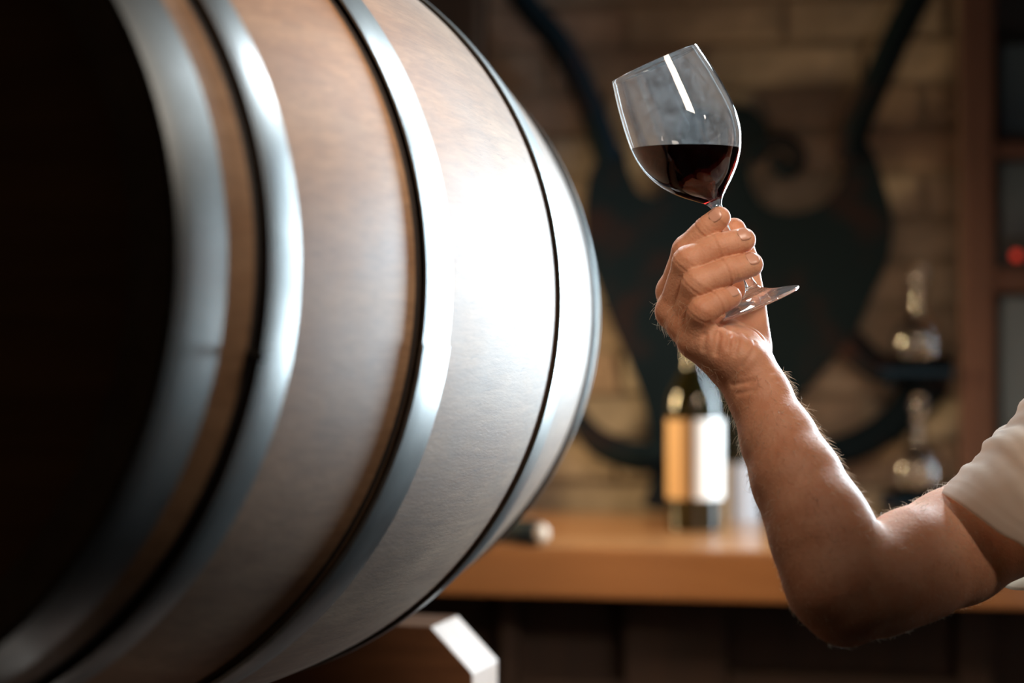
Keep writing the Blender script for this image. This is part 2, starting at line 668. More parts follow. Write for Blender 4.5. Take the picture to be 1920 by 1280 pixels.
# ------------------------------------------------------------------ counter
counter = frame_empty('bar_counter', 'long wooden bar counter with thick orange brown top by brick wall', 'counter', 0, 0, 0)
box('worktop', (-1.5, 0.0, CT - 0.0655), (1.55, 0.545, CT), M_COUNTER, counter, 0.006)
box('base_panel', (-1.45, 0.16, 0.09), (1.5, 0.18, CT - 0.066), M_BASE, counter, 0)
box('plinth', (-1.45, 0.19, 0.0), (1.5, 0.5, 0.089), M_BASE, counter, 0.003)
for px_a, px_b in ((935, 968), (1170, 1362), (1795, 1862)):
    ua, _ = pw(px_a, 1200, 0.12)
    ub, _ = pw(px_b, 1200, 0.12)
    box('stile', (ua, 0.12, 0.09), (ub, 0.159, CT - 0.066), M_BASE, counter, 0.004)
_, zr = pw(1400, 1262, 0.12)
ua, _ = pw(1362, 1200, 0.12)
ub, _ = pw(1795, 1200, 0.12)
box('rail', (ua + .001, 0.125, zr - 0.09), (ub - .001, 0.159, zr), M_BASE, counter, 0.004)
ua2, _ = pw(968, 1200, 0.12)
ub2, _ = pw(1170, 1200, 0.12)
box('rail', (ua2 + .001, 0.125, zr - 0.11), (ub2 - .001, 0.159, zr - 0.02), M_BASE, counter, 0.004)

# ------------------------------------------------------------------ wall cabinet on the right
cab_wood = wood('cabinet_wood', (0.085, 0.038, 0.028), (0.055, 0.023, 0.017), 0.7, (6, 6, 0.6), 5)
cab_pane = mat('grey_blue_pane', (0.05, 0.085, 0.12), 0.3)
cab_dark = mat('cabinet_interior', (0.02, 0.025, 0.03), 0.6)
QF = 0.44
cu0, _ = pw(1800, 0, QF)
cu1, _ = pw(1865, 0, QF)
cab = frame_empty('glazed_cabinet', 'tall reddish wooden cabinet with grey glass panes at right edge', 'cabinet', 0, 0, 0)
CX1 = cu1 + 0.34
box('stile', (cu0, QF, CT + 0.001), (cu1, WQ - 0.03, 2.6), cab_wood, cab, 0.006)
box('stile', (CX1, QF, CT + 0.001), (CX1 + 0.05, WQ - 0.03, 2.6), cab_wood, cab, 0.004)
box('back_panel', (cu1 + .001, WQ - 0.05, CT + 0.001), (CX1 - .001, WQ - 0.032, 2.6), cab_dark, cab, 0)
zz = [pw(1890, y, QF)[1] for y in (262, 292, 500, 545, 850, 880)]
for zt, zb in ((zz[0], zz[1]), (zz[2], zz[3]), (zz[4], zz[5]), (2.6, 2.54)):
    box('rail', (cu1 + .001, QF + 0.01, zb), (CX1 - .001, QF + 0.05, zt), cab_wood, cab, 0.003)
for zt, zb in ((zz[1] - 0.006, zz[2] + 0.045), (zz[3] - 0.008, zz[4] + .001), (pw(1890, 75, QF)[1], zz[0] + 0.012)):
    box('glass_pane', (cu1 + 0.012, QF + 0.052, zb), (CX1 - 0.012, QF + 0.058, zt), cab_pane, cab, 0)
box('control_panel', (cu1 + 0.006, QF + 0.03, zz[2] + .001), (CX1 - .001, QF + 0.051, zz[2] + 0.043), cab_dark, cab, 0)
led_m = mat('red_led', (0.2, 0.01, 0.005), 0.4)
bsdf(led_m).inputs['Emission Color'].default_value = (1.0, 0.06, 0.03, 1)
bsdf(led_m).inputs['Emission Strength'].default_value = 0.55
lu, lz = pw(1906, 479, QF + 0.028)
bm = bmesh.new()
bmesh.ops.create_uvsphere(bm, u_segments=16, v_segments=10, radius=0.007)
led = bmobj('indicator_light', bm, led_m, cab, True)
led.location = (lu, QF + 0.030, lz)
led.scale = (1, 0.4, 1)
led['label'] = 'small red indicator light'

# ------------------------------------------------------------------ iron wall ornament
iron = mat('dark_wrought_iron', (0.018, 0.026, 0.030), 0.85, 0.0, Specular_IOR_Level=0.06)
irn = noise(iron, 7, 5, 0.6)
irr = ramp(iron, irn.outputs['Fac'], [(0.52, (0.007, 0.014, 0.020)), (0.68, (0.030, 0.015, 0.015))])
lk(iron, irr.outputs[0], bsdf(iron).inputs['Base Color'])
OQ = WQ - 0.055
orn = frame_empty('iron_ornament', 'big dark iron ornament with two lobes and scrolls on brick wall', 'wall ornament', 0, OQ, 0)


def plate(name, pts, th=0.012, n=6, closed=True):
    """Thick iron plate cut to an outline given by points on the wall."""
    pp = [np.array(pw(x, y, OQ)) for x, y in pts]
    ring = pp + [pp[0]] if closed else pp
    cm = catmull(ring, n)[:-1]
    bm = bmesh.new()
    vs_ = [bm.verts.new((p[0], 0, p[1])) for p in cm]
    f = bm.faces.new(vs_)
    r = bmesh.ops.extrude_face_region(bm, geom=[f])
    for v in [g for g in r['geom'] if isinstance(g, bmesh.types.BMVert)]:
        v.co.y -= th
    bmesh.ops.triangulate(bm, faces=[fc for fc in bm.faces if len(fc.verts) > 4])
    return bmobj(name, bm, iron, orn)


plate('lobe_plate', [(1140, 262), (1108, 330), (1098, 400), (1105, 480), (1125, 540), (1150, 610), (1185, 690), (1215, 780), (1222, 900), (1222, 952),
                     (1425, 952), (1432, 880), (1470, 780), (1540, 700), (1600, 628), (1640, 545), (1668, 480), (1674, 410), (1657, 340), (1635, 280), (1600, 258), (1575, 290),
                     (1582, 335), (1542, 384), (1480, 400), (1430, 382), (1406, 330), (1420, 285), (1445, 262), (1425, 215), (1370, 192), (1310, 196), (1275, 225), (1268, 280), (1262, 340),
                     (1235, 370), (1200, 360), (1180, 320), (1170, 280)])


def rod(name, pts, r, n=8, off=-0.012):
    path = catmull([(*pw(x, y, OQ),) for x, y in pts], n)
    rr = r if not hasattr(r, '__len__') else list(np.interp(np.linspace(0, 1, len(path)), np.linspace(0, 1, len(r)), r))
    V, Fc = tube([(p[0], off, p[1]) for p in path], rr, 10)
    return obj(name, V, Fc, iron, orn, True)


rod('rod', [(940, -90), (990, 10), (1045, 75), (1085, 145), (1118, 225), (1145, 300)], [0.020, 0.021, 0.020, 0.022])
rod('rod', [(1780, -90), (1730, -20), (1680, 75), (1640, 165), (1608, 235), (1590, 300)], [0.021, 0.022, 0.021, 0.022])
rod('scroll', [(1415, 300), (1432, 276), (1466, 266), (1494, 282), (1496, 310), (1474, 322), (1458, 308), (1470, 294)], 0.0125)
rod('scroll_arm', [(1080, 740), (1092, 790), (1130, 832), (1200, 856), (1260, 850)], [0.006, 0.016, 0.022, 0.024, 0.02])
rod('scroll_arm', [(1755, 660), (1735, 720), (1690, 780), (1620, 828), (1540, 850), (1440, 850)], [0.030, 0.036, 0.026, 0.024, 0.024, 0.02])
rod('scroll_arm', [(1590, 640), (1650, 690), (1720, 690)], [0.024, 0.022, 0.020])
for x, y in ((1150, 420), (1620, 420), (1330, 240)):
    u_, z_ = pw(x, y, OQ)
    bm = bmesh.new()
    bmesh.ops.create_cone(bm, cap_ends=True, segments=12, radius1=0.01, radius2=0.01, depth=0.055)
    st = bmobj('wall_stud', bm, iron, orn)
    st.location = (u_, 0.029, z_)
    st.rotation_euler = (PI / 2, 0, 0)

# ------------------------------------------------------------------ bottles on the counter
M_BOTTLE = mat('dark_green_bottle_glass', (0.035, 0.030, 0.008), 0.06, 0.0, Transmission_Weight=0.75, IOR=1.5)
M_LABEL = mat('paper_label', (0.80, 0.76, 0.72), 0.5)
M_LABEL2 = mat('grey_paper_label', (0.42, 0.40, 0.41), 0.6)
M_KRAFT = mat('kraft_paper_label', (0.44, 0.26, 0.12), 0.6)
M_CAPS = mat('bottle_capsule', (0.20, 0.14, 0.12), 0.28, 0.5)


def counter_at(px, py):
    d = Vector(((px - 960) / F, 1, -(py - 640) / F))
    t = (CT - ZC) / d.z
    p = d * t
    return (p - CO).dot(EX), (p - CO).dot(EY)


def bottle(px, py, label, lab_m, lab_b, lab=(0.045, 0.155), r=0.0385, group=None):
    u, q = counter_at(px, py)
    b = frame_empty('wine_bottle', label, 'bottle', u, q, CT, 0.0, 'wine bottles on the counter')
    pf = [(0.0005, 0.012), (0.020, 0.008), (0.030, 0.0), (r - 0.002, 0.001), (r, 0.006), (r, 0.165), (r * 0.99, 0.178), (r * 0.90, 0.192), (r * 0.70, 0.207), (r * 0.48, 0.222),
          (0.0160, 0.236), (0.0150, 0.25), (0.0142, 0.29), (0.0142, 0.296), (0.0160, 0.297), (0.0160, 0.307), (0.0145, 0.309), (0.0005, 0.309)]
    V, Fc = lathe(pf, 48)
    obj('glass_body', V, Fc, M_BOTTLE, b, True, 50)
    V, Fc = lathe([(r + 0.0003, lab[0]), (r + 0.0006, lab[0]), (r + 0.0006, lab[1]), (r + 0.0003, lab[1])], 48, closed=True, a0=math.radians(-86), a1=math.radians(10))
    obj('front_label', V, Fc, lab_m, b, True, 40)
    V, Fc = lathe([(r + 0.0003, lab[0]), (r + 0.0006, lab[0]), (r + 0.0006, lab[1]), (r + 0.0003, lab[1])], 48, closed=True, a0=math.radians(-190), a1=math.radians(-96))
    obj('back_label', V, Fc, lab_b, b, True, 40)
    V, Fc = lathe([(0.0156, 0.248), (0.0152, 0.29), (0.0152, 0.2965), (0.0168, 0.2972), (0.0168, 0.307), (0.0150, 0.3098), (0.0005, 0.3100)], 40)
    obj('capsule', V, Fc, M_CAPS, b, True, 40)
    return b


bottle(1303, 993, 'dark wine bottle with bright paper label standing behind the raised hand', M_LABEL, M_KRAFT)
bottle(1378, 974, 'dark wine bottle with dull grey label half hidden behind brighter bottle', M_LABEL2, M_LABEL2, (0.0, 0.085), 0.036)

# corkscrew handle lying on the counter, its left half hidden by the barrel
M_HANDLE = mat('dark_lacquered_handle', (0.02, 0.03, 0.035), 0.22)
M_CAPEND = mat('pale_wood_end', (0.46, 0.36, 0.27), 0.5)
M_CHROME = mat('polished_steel', (0.75, 0.76, 0.78), 0.2, 1.0)
u, q = counter_at(1012, 1024)
cs = frame_empty('corkscrew', 'dark handled corkscrew lying on the counter beside the barrel', 'corkscrew', u, q, CT, math.radians(152))
V, Fc = lathe([(0.0005, -0.004), (0.012, -0.003), (0.0155, 0.003), (0.0165, 0.02), (0.0150, 0.05), (0.0160, 0.085), (0.0140, 0.112), (0.0005, 0.116)], 28)
h = obj('handle', [(z, y, x + 0.0166) for x, y, z in V], Fc, M_HANDLE, cs, True)
V, Fc = lathe([(0.0005, -0.010), (0.009, -0.009), (0.0125, -0.004), (0.0125, 0.0)], 24)
obj('end_cap', [(z, y, x + 0.0166) for x, y, z in V], Fc, M_CAPEND, cs, True)['label'] = 'pale rounded end cap'
V, Fc = tube([(0.055, 0.015 + 0.0006 * i, 0.0166) for i in range(0, 40, 4)], 0.0035, 10)
obj('shank', V, Fc, M_CHROME, cs, True)
V, Fc = tube([(0.055 + 0.005 * math.cos(i * .7), 0.038 + 0.0009 * i, 0.0166 + 0.005 * math.sin(i * .7)) for i in range(50)], 0.0014, 6)
obj('worm', V, Fc, M_CHROME, cs, True)

# ------------------------------------------------------------------ two round glass decanters on narrow wall shelves at the right
M_CRYSTAL = glass_mat('decanter_glass', (1, 1, 1), 0.0, 1.8)
QS = 0.47


def shelf_with_decanter(py, where):
    su, sz_ = pw(1722, py, QS)
    s_ = frame_empty('wall_shelf', 'narrow dark iron wall shelf under the ' + where + ' decanter', 'shelf', su, 0, 0, 0.0, 'wall shelves by the cabinet')
    box('shelf_board', (-0.055, QS - 0.05, sz_ - 0.010), (0.050, WQ - 0.016, sz_), iron, s_, 0.002)
    for dx in (-0.04, 0.04):
        box('bracket', (dx - 0.004, QS - 0.02, sz_ - 0.03), (dx + 0.004, WQ - 0.016, sz_ - 0.0105), iron, s_, 0.001)
    g = frame_empty('glass_decanter', 'small round glass decanter with ball stopper on the ' + where + ' wall shelf', 'decanter', su, QS, sz_ + 0.0003, 0.2, 'glass decanters by the cabinet')
    pf = [(0.0005, 0.0), (0.020, 0.0), (0.030, 0.008), (0.0365, 0.022), (0.0385, 0.036), (0.0355, 0.051), (0.026, 0.064), (0.014, 0.073), (0.0105, 0.083), (0.0105, 0.112), (0.0140, 0.118),
          (0.0125, 0.118), (0.0088, 0.111), (0.0088, 0.084), (0.012, 0.075), (0.024, 0.066), (0.0335, 0.051), (0.0365, 0.036), (0.0345, 0.023), (0.028, 0.011), (0.0005, 0.006)]
    pf = [(max(float(r), 0.0005), float(z)) for r, z in catmull(pf, 3)]
    V, Fc = lathe(pf, 40)
    obj('flask', V, Fc, M_CRYSTAL, g, True, 60)
    V, Fc = lathe([(0.0005, 0.104), (0.007, 0.105), (0.0082, 0.117), (0.006, 0.120), (0.010, 0.125), (0.0135, 0.134), (0.0110, 0.143), (0.005, 0.148), (0.0005, 0.149)], 28)
    obj('stopper', V, Fc, M_CRYSTAL, g, True, 50)


shelf_with_decanter(690, 'upper')
shelf_with_decanter(932, 'lower')

# ------------------------------------------------------------------ wine glass in the hand
PXM = 1.52 / F
RIM = P(1227.5, 119, 1.520)
FOOT = P(1423.0, 571, 1.528)
gax = (RIM - FOOT).normalized()
GL = (RIM - FOOT).length
U = GL / 493.0                  # metres per pixel along the axis
glass = empty('wine_glass', 'stemmed wine glass of red wine held tilted in raised hand', 'wine glass', FOOT)
glass.rotation_euler = gax.to_track_quat('Z', 'Y').to_euler()
bow = [(87.5, 1), (92.5, 25), (97, 50), (102.5, 92), (105, 125), (104.5, 148), (101, 170), (94.5, 191), (82.5, 215), (66, 237), (49, 254), (31, 269), (17, 281), (10.5, 292)]
bow = [tuple(p) for p in catmull(bow, 4)]
outer = [(r * U, (493 - s) * U) for r, s in bow]
stem_o = [(8.6, 305), (7.6, 330), (7.2, 370), (7.4, 410), (8.4, 436), (11, 452), (18, 464), (36, 474.5), (64, 482.5), (80, 487.5), (82.5, 490), (81.5, 492.5), (76, 493.5), (40, 491), (0.5, 489)]
outer += [(r * U, (493 - s) * U) for r, s in [tuple(p) for p in catmull(stem_o, 3)]]
TW = 2.6                        # wall thickness in pixels


def inner_r(k):
    return bow[k][0] - TW


inn = [(max(r - TW - (0 if s < 255 else (s - 255) * 0.03), 0.5), s - (0 if s < 200 else (s - 200) * 0.09)) for r, s in bow if s < 276]
inn = [(87.0, -0.8), (85.8, -0.8)] + inn
last = inn[-1]
inn += [(last[0] * 0.6, last[1] + 3.6), (0.5, last[1] + 5.0)]
prof_in = [(r * U, (493 - s) * U) for r, s in inn]
V, Fc = lathe(prof_in[::-1] + outer, 128)
obj('bowl_and_stem', V, Fc, M_GLASS, glass, True, 60)

# the wine: the inside of the bowl cut off by a level plane
wp = [(r * U + 0.00025 if r > 1 else r * U, (493 - s) * U - (0.0003 if s > 200 else 0)) for r, s in inn[2:]]
V, Fc = lathe(wp, 128)
bm = bmesh.new()
bv_ = [bm.verts.new(v) for v in V]
for f in Fc:
    bm.faces.new([bv_[i] for i in f])
bmesh.ops.remove_doubles(bm, verts=bm.verts, dist=0.0004)
GM = Matrix.Translation(FOOT) @ gax.to_track_quat('Z', 'Y').to_matrix().to_4x4()
lvl = P(1290, 279.5, 1.523)
ci = GM.inverted() @ lvl
ni = (GM.to_3x3().inverted() @ Vector((0, 0, 1))).normalized()
r = bmesh.ops.bisect_plane(bm, geom=bm.verts[:] + bm.edges[:] + bm.faces[:], plane_co=ci, plane_no=ni, clear_outer=True, dist=1e-6)
ed = [e for e in r['geom_cut'] if isinstance(e, bmesh.types.BMEdge)]
bmesh.ops.holes_fill(bm, edges=[e for e in bm.edges if e.is_boundary], sides=0)
bmesh.ops.triangulate(bm, faces=[f for f in bm.faces if len(f.verts) > 4])
wine = bmobj('red_wine', bm, M_WINE, glass, True, 45)
wine['label'] = 'dark red wine, level in the tilted bowl'


# ------------------------------------------------------------------ signed distance modelling for the body
def smin(a, b, k):
    h = np.clip(0.5 + 0.5 * (b - a) / k, 0, 1)
    return b * (1 - h) + a * h - k * h * (1 - h)


def rcone(G, a, b, ra, rb):
    """Distance to a tapered capsule, G = (X, Y, Z) broadcastable axes."""
    a, b = np.array(a, np.float32), np.array(b, np.float32)
    d = b - a
    L2 = float(d @ d)
    x, y, z = G[0] - a[0], G[1] - a[1], G[2] - a[2]
    t = np.clip((x * d[0] + y * d[1] + z * d[2]) / L2, 0, 1)
    return np.sqrt((x - t * d[0]) ** 2 + (y - t * d[1]) ** 2 + (z - t * d[2]) ** 2) - (ra + (rb - ra) * t)


def ellip(G, c, rad):
    x, y, z = (G[i] - c[i] for i in range(3))
    k0 = np.sqrt((x / rad[0]) ** 2 + (y / rad[1]) ** 2 + (z / rad[2]) ** 2)
    k1 = np.sqrt((x / rad[0] ** 2) ** 2 + (y / rad[1] ** 2) ** 2 + (z / rad[2] ** 2) ** 2)
    return k0 * (k0 - 1) / np.maximum(k1, 1e-6)


class Field:
    def __init__(s, xs, ys, zs):
        s.ax = [np.asarray(a, np.float32) for a in (xs, ys, zs)]
        s.D = np.full([len(a) for a in s.ax], 1.0, np.float32)

    def sub(s, lo, hi):
        sl = tuple(slice(int(np.searchsorted(a, l)), int(np.searchsorted(a, h))) for a, l, h in zip(s.ax, lo, hi))
        G = (s.ax[0][sl[0]][:, None, None], s.ax[1][sl[1]][None, :, None], s.ax[2][sl[2]][None, None, :])
        return sl, G

    def add(s, fn, lo, hi, k):
        sl, G = s.sub(lo, hi)
        if 0 in [x.stop - x.start for x in sl]:
            return
        s.D[sl] = smin(s.D[sl], fn(G).astype(np.float32), k)

    def cone(s, a, b, ra, rb, k):
        m = max(ra, rb) + 0.02
        lo = np.minimum(a, b) - m
        hi = np.maximum(a, b) + m
        s.add(lambda G: rcone(G, a, b, ra, rb), lo, hi, k)

    def chain(s, pts, rs, k):
        for i in range(len(pts) - 1):
            s.cone(np.array(pts[i]), np.array(pts[i + 1]), rs[i], rs[i + 1], k)

    def ell(s, c, rad, k):
        m = max(rad) + 0.02
        s.add(lambda G: ellip(G, c, rad), np.array(c) - m, np.array(c) + m, k)

    def mesh(s):
        D = s.D
        ins = D < 0
        nx, ny, nz = D.shape
        cnt = np.zeros((nx - 1, ny - 1, nz - 1), np.int8)
        for i in (0, 1):
            for j in (0, 1):
                for k in (0, 1):
                    cnt += ins[i:nx - 1 + i, j:ny - 1 + j, k:nz - 1 + k]
        act = (cnt > 0) & (cnt < 8)
        I, J, K = np.nonzero(act)
        idx = np.full(act.shape, -1, np.int64)
        idx[I, J, K] = np.arange(len(I))
        acc = np.zeros((len(I), 3))
        num = np.zeros(len(I))
        cor = [(i, j, k) for i in (0, 1) for j in (0, 1) for k in (0, 1)]
        for a in cor:
            for ax_ in range(3):
                if a[ax_]:
                    continue
                b = list(a)
                b[ax_] = 1
                da = D[I + a[0], J + a[1], K + a[2]]
                db = D[I + b[0], J + b[1], K + b[2]]
                m_ = (da < 0) != (db < 0)
                t = np.where(m_, da / np.where(m_, da - db, 1), 0)
                p = []
                for c, ii in enumerate((I, J, K)):
                    ca, cb = s.ax[c][ii + a[c]], s.ax[c][ii + b[c]]
                    p.append(ca + (cb - ca) * t)
                acc += np.stack(p, 1) * m_[:, None]
                num += m_
        V = acc / num[:, None]
        Q = []
        for ax_ in range(3):
            sl0 = [slice(None)] * 3
            sl1 = [slice(None)] * 3
            sl0[ax_] = slice(0, -1)
            sl1[ax_] = slice(1, None)
            A, B = ins[tuple(sl0)], ins[tuple(sl1)]
            ch = A != B
            o1, o2 = [(1, 2), (2, 0), (0, 1)][ax_]
            e = np.array(np.nonzero(ch))
            ok = (e[o1] > 0) & (e[o2] > 0) & (e[o1] < D.shape[o1] - 1) & (e[o2] < D.shape[o2] - 1)
            e = e[:, ok]
            fl_ = A[tuple(e)]

            def cell(d1, d2):
                c = e.copy()
                c[o1] += d1
                c[o2] += d2
                return idx[tuple(c)]
            q = np.stack([cell(-1, -1), cell(0, -1), cell(0, 0), cell(-1, 0)], 1)
            q[~fl_] = q[~fl_][:, ::-1]
            Q.append(q)
        return V, np.concatenate(Q)


def smooth_mesh(V, Q, it=2, lam=0.5):
    e = np.concatenate([Q[:, [0, 1]], Q[:, [1, 2]], Q[:, [2, 3]], Q[:, [3, 0]]])
    for k in range(it):
        for l in (lam, -lam * 1.03):
            S = np.zeros_like(V)
            n = np.zeros(len(V))
            for a, b in ((0, 1), (1, 0)):
                np.add.at(S, e[:, a], V[e[:, b]])
                np.add.at(n, e[:, a], 1)
            V = V + l * (S / np.maximum(n, 1)[:, None] - V)
    return V


def axis(parts):
    out = []
    for lo, hi, st in parts:
        out.append(np.arange(lo, hi, st))
    return np.concatenate(out)


# --- raised right arm and hand; every joint as (pixel x, pixel y, distance)
def J(*a):
    return np.array(P(*a))


HX0, HX1 = P(1225, 0, 1.5).x, P(1470, 0, 1.5).x
zt_, zm_, zb_ = P(0, 375, 1.5).z, P(0, 745, 1.52).z, P(0, 1235, 1.42).z
arm = Field(axis([(HX0 - 0.006, HX1, 0.00095), (HX1, 0.52, 0.0022)]),
            axis([(1.355, 1.465, 0.0022), (1.465, 1.59, 0.00095), (1.59, 1.66, 0.0022)]),
            axis([(zb_ - 0.01, zm_, 0.0022), (zm_, zt_ + 0.01, 0.00095)]))
FING = {
    'index': ([(1263, 547, 1.546), (1289, 470, 1.527), (1325, 428, 1.515), (1349, 408, 1.512)], [0.0118, 0.0108, 0.0092, 0.0082]),
    'middle': ([(1263, 584, 1.532), (1291, 491, 1.509), (1350, 463, 1.508), (1394, 450, 1.511)], [0.0122, 0.0112, 0.0102, 0.0090]),
    'ring': ([(1284, 610, 1.518), (1308, 533, 1.500), (1366, 508, 1.502), (1408, 496, 1.507)], [0.0118, 0.0110, 0.0102, 0.0090]),
    'little': ([(1303, 640, 1.508), (1316, 585, 1.493), (1348, 566, 1.496), (1370, 557, 1.501)], [0.0112, 0.0100, 0.0092, 0.0080])}
THUMB = ([(1408, 645, 1.548), (1404, 560, 1.556), (1392, 478, 1.547), (1376, 431, 1.5385)], [0.0145, 0.0122, 0.0106, 0.0090])

palm = Field(*arm.ax)
wr = [J(1396, 690, 1.530), J(1390, 700, 1.508)]
for nm, base in (('index', J(1380, 662, 1.536)), ('middle', J(1368, 668, 1.526)), ('ring', J(1362, 674, 1.515)), ('little', J(1362, 676, 1.506))):
    a = J(*FING[nm][0][0])
    palm.cone(base, a, 0.0155, FING[nm][1][0] * 0.99, 0.010)
palm.cone(J(1392, 672, 1.500), J(1330, 640, 1.502), 0.0150, 0.0125, 0.008)      # heel of the hand
palm.cone(J(1392, 655, 1.525), J(1320, 605, 1.531), 0.0155, 0.0130, 0.008)      # palm
palm.cone(J(1404, 662, 1.546), J(1396, 590, 1.553), 0.0160, 0.0120, 0.008)      # ball of the thumb
palm.cone(J(1385, 672, 1.524), J(1424, 742, 1.512), 0.0205, 0.0200, 0.012)
for dd in (-0.009, 0.010):
    palm.chain([J(1400, 694, 1.520 + dd), J(1424, 742, 1.512 + dd), J(1459, 822, 1.496 + dd), J(1493, 897, 1.476 + dd), J(1530, 972, 1.454 + dd * .8), J(1560, 1040, 1.436)],
               [0.0190, 0.0196, 0.0250, 0.0297, 0.0320, 0.0328], 0.010)
palm.chain([J(1548, 1030, 1.438), J(1566, 1105, 1.424), J(1586, 1146, 1.424)], [0.0320, 0.0290, 0.0238], 0.016)   # elbow
palm.cone(J(1545, 1000, 1.446), J(1590, 1085, 1.432), 0.0310, 0.0330, 0.012)
up = Field(*arm.ax)
up.chain([J(1600, 1122, 1.426), J(1648, 1093, 1.443), J(1712, 1060, 1.464), J(1792, 1025, 1.492), J(1880, 975, 1.516), J(2050, 862, 1.553)],
         [0.0290, 0.0350, 0.0384, 0.0402, 0.0400, 0.039], 0.014)
palm.D = smin(palm.D, up.D, 0.006)
arm.D = palm.D
tmp = palm.D.copy()
res_ = tmp.copy()
for nm, (pts, rs) in list(FING.items()) + [('thumb', THUMB)]:
    f = Field(*arm.ax)
    pj = [J(*p) for p in pts]
    f.chain(pj, [r_ * 1.03 for r_ in rs], 0.0012)
    # slight bulges at the knuckles
    for j, g in ((0, 1.04), (1, 1.03)):
        if nm != 'thumb':
            f.cone(pj[j], pj[j] + 1e-4, rs[j] * g, rs[j] * g, 0.004)
    # skin folds across the joints
    for j in (1, 2):
        ax_ = (pj[min(j + 1, 3)] - pj[j - 1])
        ax_ = ax_ / np.linalg.norm(ax_)
        sl, G = f.sub(pj[j] - 0.018, pj[j] + 0.018)
        if 0 in [x.stop - x.start for x in sl]:
            continue
        s_ = (G[0] - pj[j][0]) * ax_[0] + (G[1] - pj[j][1]) * ax_[1] + (G[2] - pj[j][2]) * ax_[2]
        rr_ = np.sqrt((G[0] - pj[j][0]) ** 2 + (G[1] - pj[j][1]) ** 2 + (G[2] - pj[j][2]) ** 2)
        w_ = np.clip(1.6 - rr_ / (rs[j] * 1.15), 0, 1)
        fold = sum(np.exp(-((s_ - o_) / 0.0009) ** 2) for o_ in (-0.0029, 0.0004, 0.0026))
        f.D[sl] += (0.00060 * fold * (0.6 + 0.8 * abs(math.sin(37.0 * pj[j][0] * 10 + j))) * w_).astype(np.float32)
    if nm == 'thumb':
        g = smin(palm.D, f.D, 0.008)
    else:
        g = smin(palm.D, f.D, 0.0055)
    # neighbouring fingers stay apart: only a narrow blend between them
    res_ = smin(res_, g, 0.0009)
# creases of the palm below the little finger


def on_skin(px, py):
    """First point of the hand met along the view through a pixel."""
    for dd in np.arange(1.44, 1.57, 0.0005):
        p = P(px, py, dd)
        ii = tuple(min(max(int(np.searchsorted(a, c)), 0), len(a) - 1) for a, c in zip(arm.ax, p))
        if res_[ii] < 0:
            break
    return np.array(p)


for line, dep, wd in (([(1330, 606), (1322, 628), (1318, 655)], 0.0020, 0.0018), ([(1344, 606), (1347, 630), (1342, 662)], 0.0026, 0.0022), ([(1360, 604), (1368, 628), (1366, 652)], 0.0016, 0.0018),
                      ([(1380, 618), (1384, 640), (1378, 664)], 0.0013, 0.0016), ([(1352, 604), (1385, 606), (1412, 618), (1430, 634)], 0.0022, 0.0020), ([(1398, 628), (1402, 650)], 0.0011, 0.0016),
                      ([(1415, 640), (1409, 664), (1392, 688)], 0.0012, 0.0018), ([(1372, 722), (1405, 716), (1446, 696)], 0.0010, 0.0018), ([(1380, 738), (1412, 733), (1456, 712)], 0.0008, 0.0018)):
    q_ = [on_skin(*p) for p in line]
    for c0, c1 in zip(q_[:-1], q_[1:]):
        m_ = 0.009
        sl, G = arm.sub(np.minimum(c0, c1) - m_, np.maximum(c0, c1) + m_)
        dd = rcone(G, c0, c1, 0, 0)
        res_[sl] += (dep * np.exp(-(dd / wd) ** 2)).astype(np.float32)
arm.D = res_
AV, AQ = arm.mesh()
AV = smooth_mesh(AV, AQ, 2)

# --- the rest of the person, standing out of frame to the right
SH = J(2100, 795, 1.58)
TX, TY = SH[0] + 0.185, SH[1] + 0.02
sz = SH[2]
bf = Field(np.arange(TX - 0.32, TX + 0.36, 0.007), np.arange(TY - 0.24, TY + 0.24, 0.007), np.arange(-0.02, sz + 0.36, 0.007))
A3 = lambda *a: np.array(a, float)
torso = [(A3(TX - 0.07, TY, sz - 0.06), A3(TX - 0.06, TY, sz - 0.52), 0.100, 0.095), (A3(TX + 0.07, TY, sz - 0.06), A3(TX + 0.06, TY, sz - 0.52), 0.100, 0.095),
         (A3(TX - 0.15, TY + 0.005, sz), A3(TX + 0.15, TY + 0.005, sz), 0.058, 0.058)]
for a, b, ra, rb in torso:
    bf.cone(a, b, ra, rb, 0.05)
bf.cone(A3(TX, TY, sz), A3(TX, TY - 0.015, sz + 0.12), 0.062, 0.055, 0.04)
for s_ in (-1, 1):
    hip = A3(TX + s_ * 0.085, TY, sz - 0.55)
    kn = A3(TX + s_ * 0.10, TY - 0.01, 0.46)
    an = A3(TX + s_ * 0.11, TY + 0.015, 0.07)
    bf.chain([hip, kn, an], [0.088, 0.056, 0.040], 0.03)
    bf.cone(an, an + A3(0, -0.14, -0.035), 0.042, 0.032, 0.02)
bf.chain([A3(TX + 0.185, TY, sz), A3(TX + 0.235, TY + 0.02, sz - 0.29), A3(TX + 0.225, TY - 0.06, sz - 0.53)], [0.050, 0.040, 0.028], 0.03)
bf.cone(A3(TX + 0.225, TY - 0.06, sz - 0.53), A3(TX + 0.22, TY - 0.09, sz - 0.64), 0.026, 0.024, 0.02)
bf.chain([A3(TX - 0.185, TY, sz), SH + A3(-0.05, -0.03, -0.05)], [0.05, 0.038], 0.03)
BV, BQ = bf.mesh()
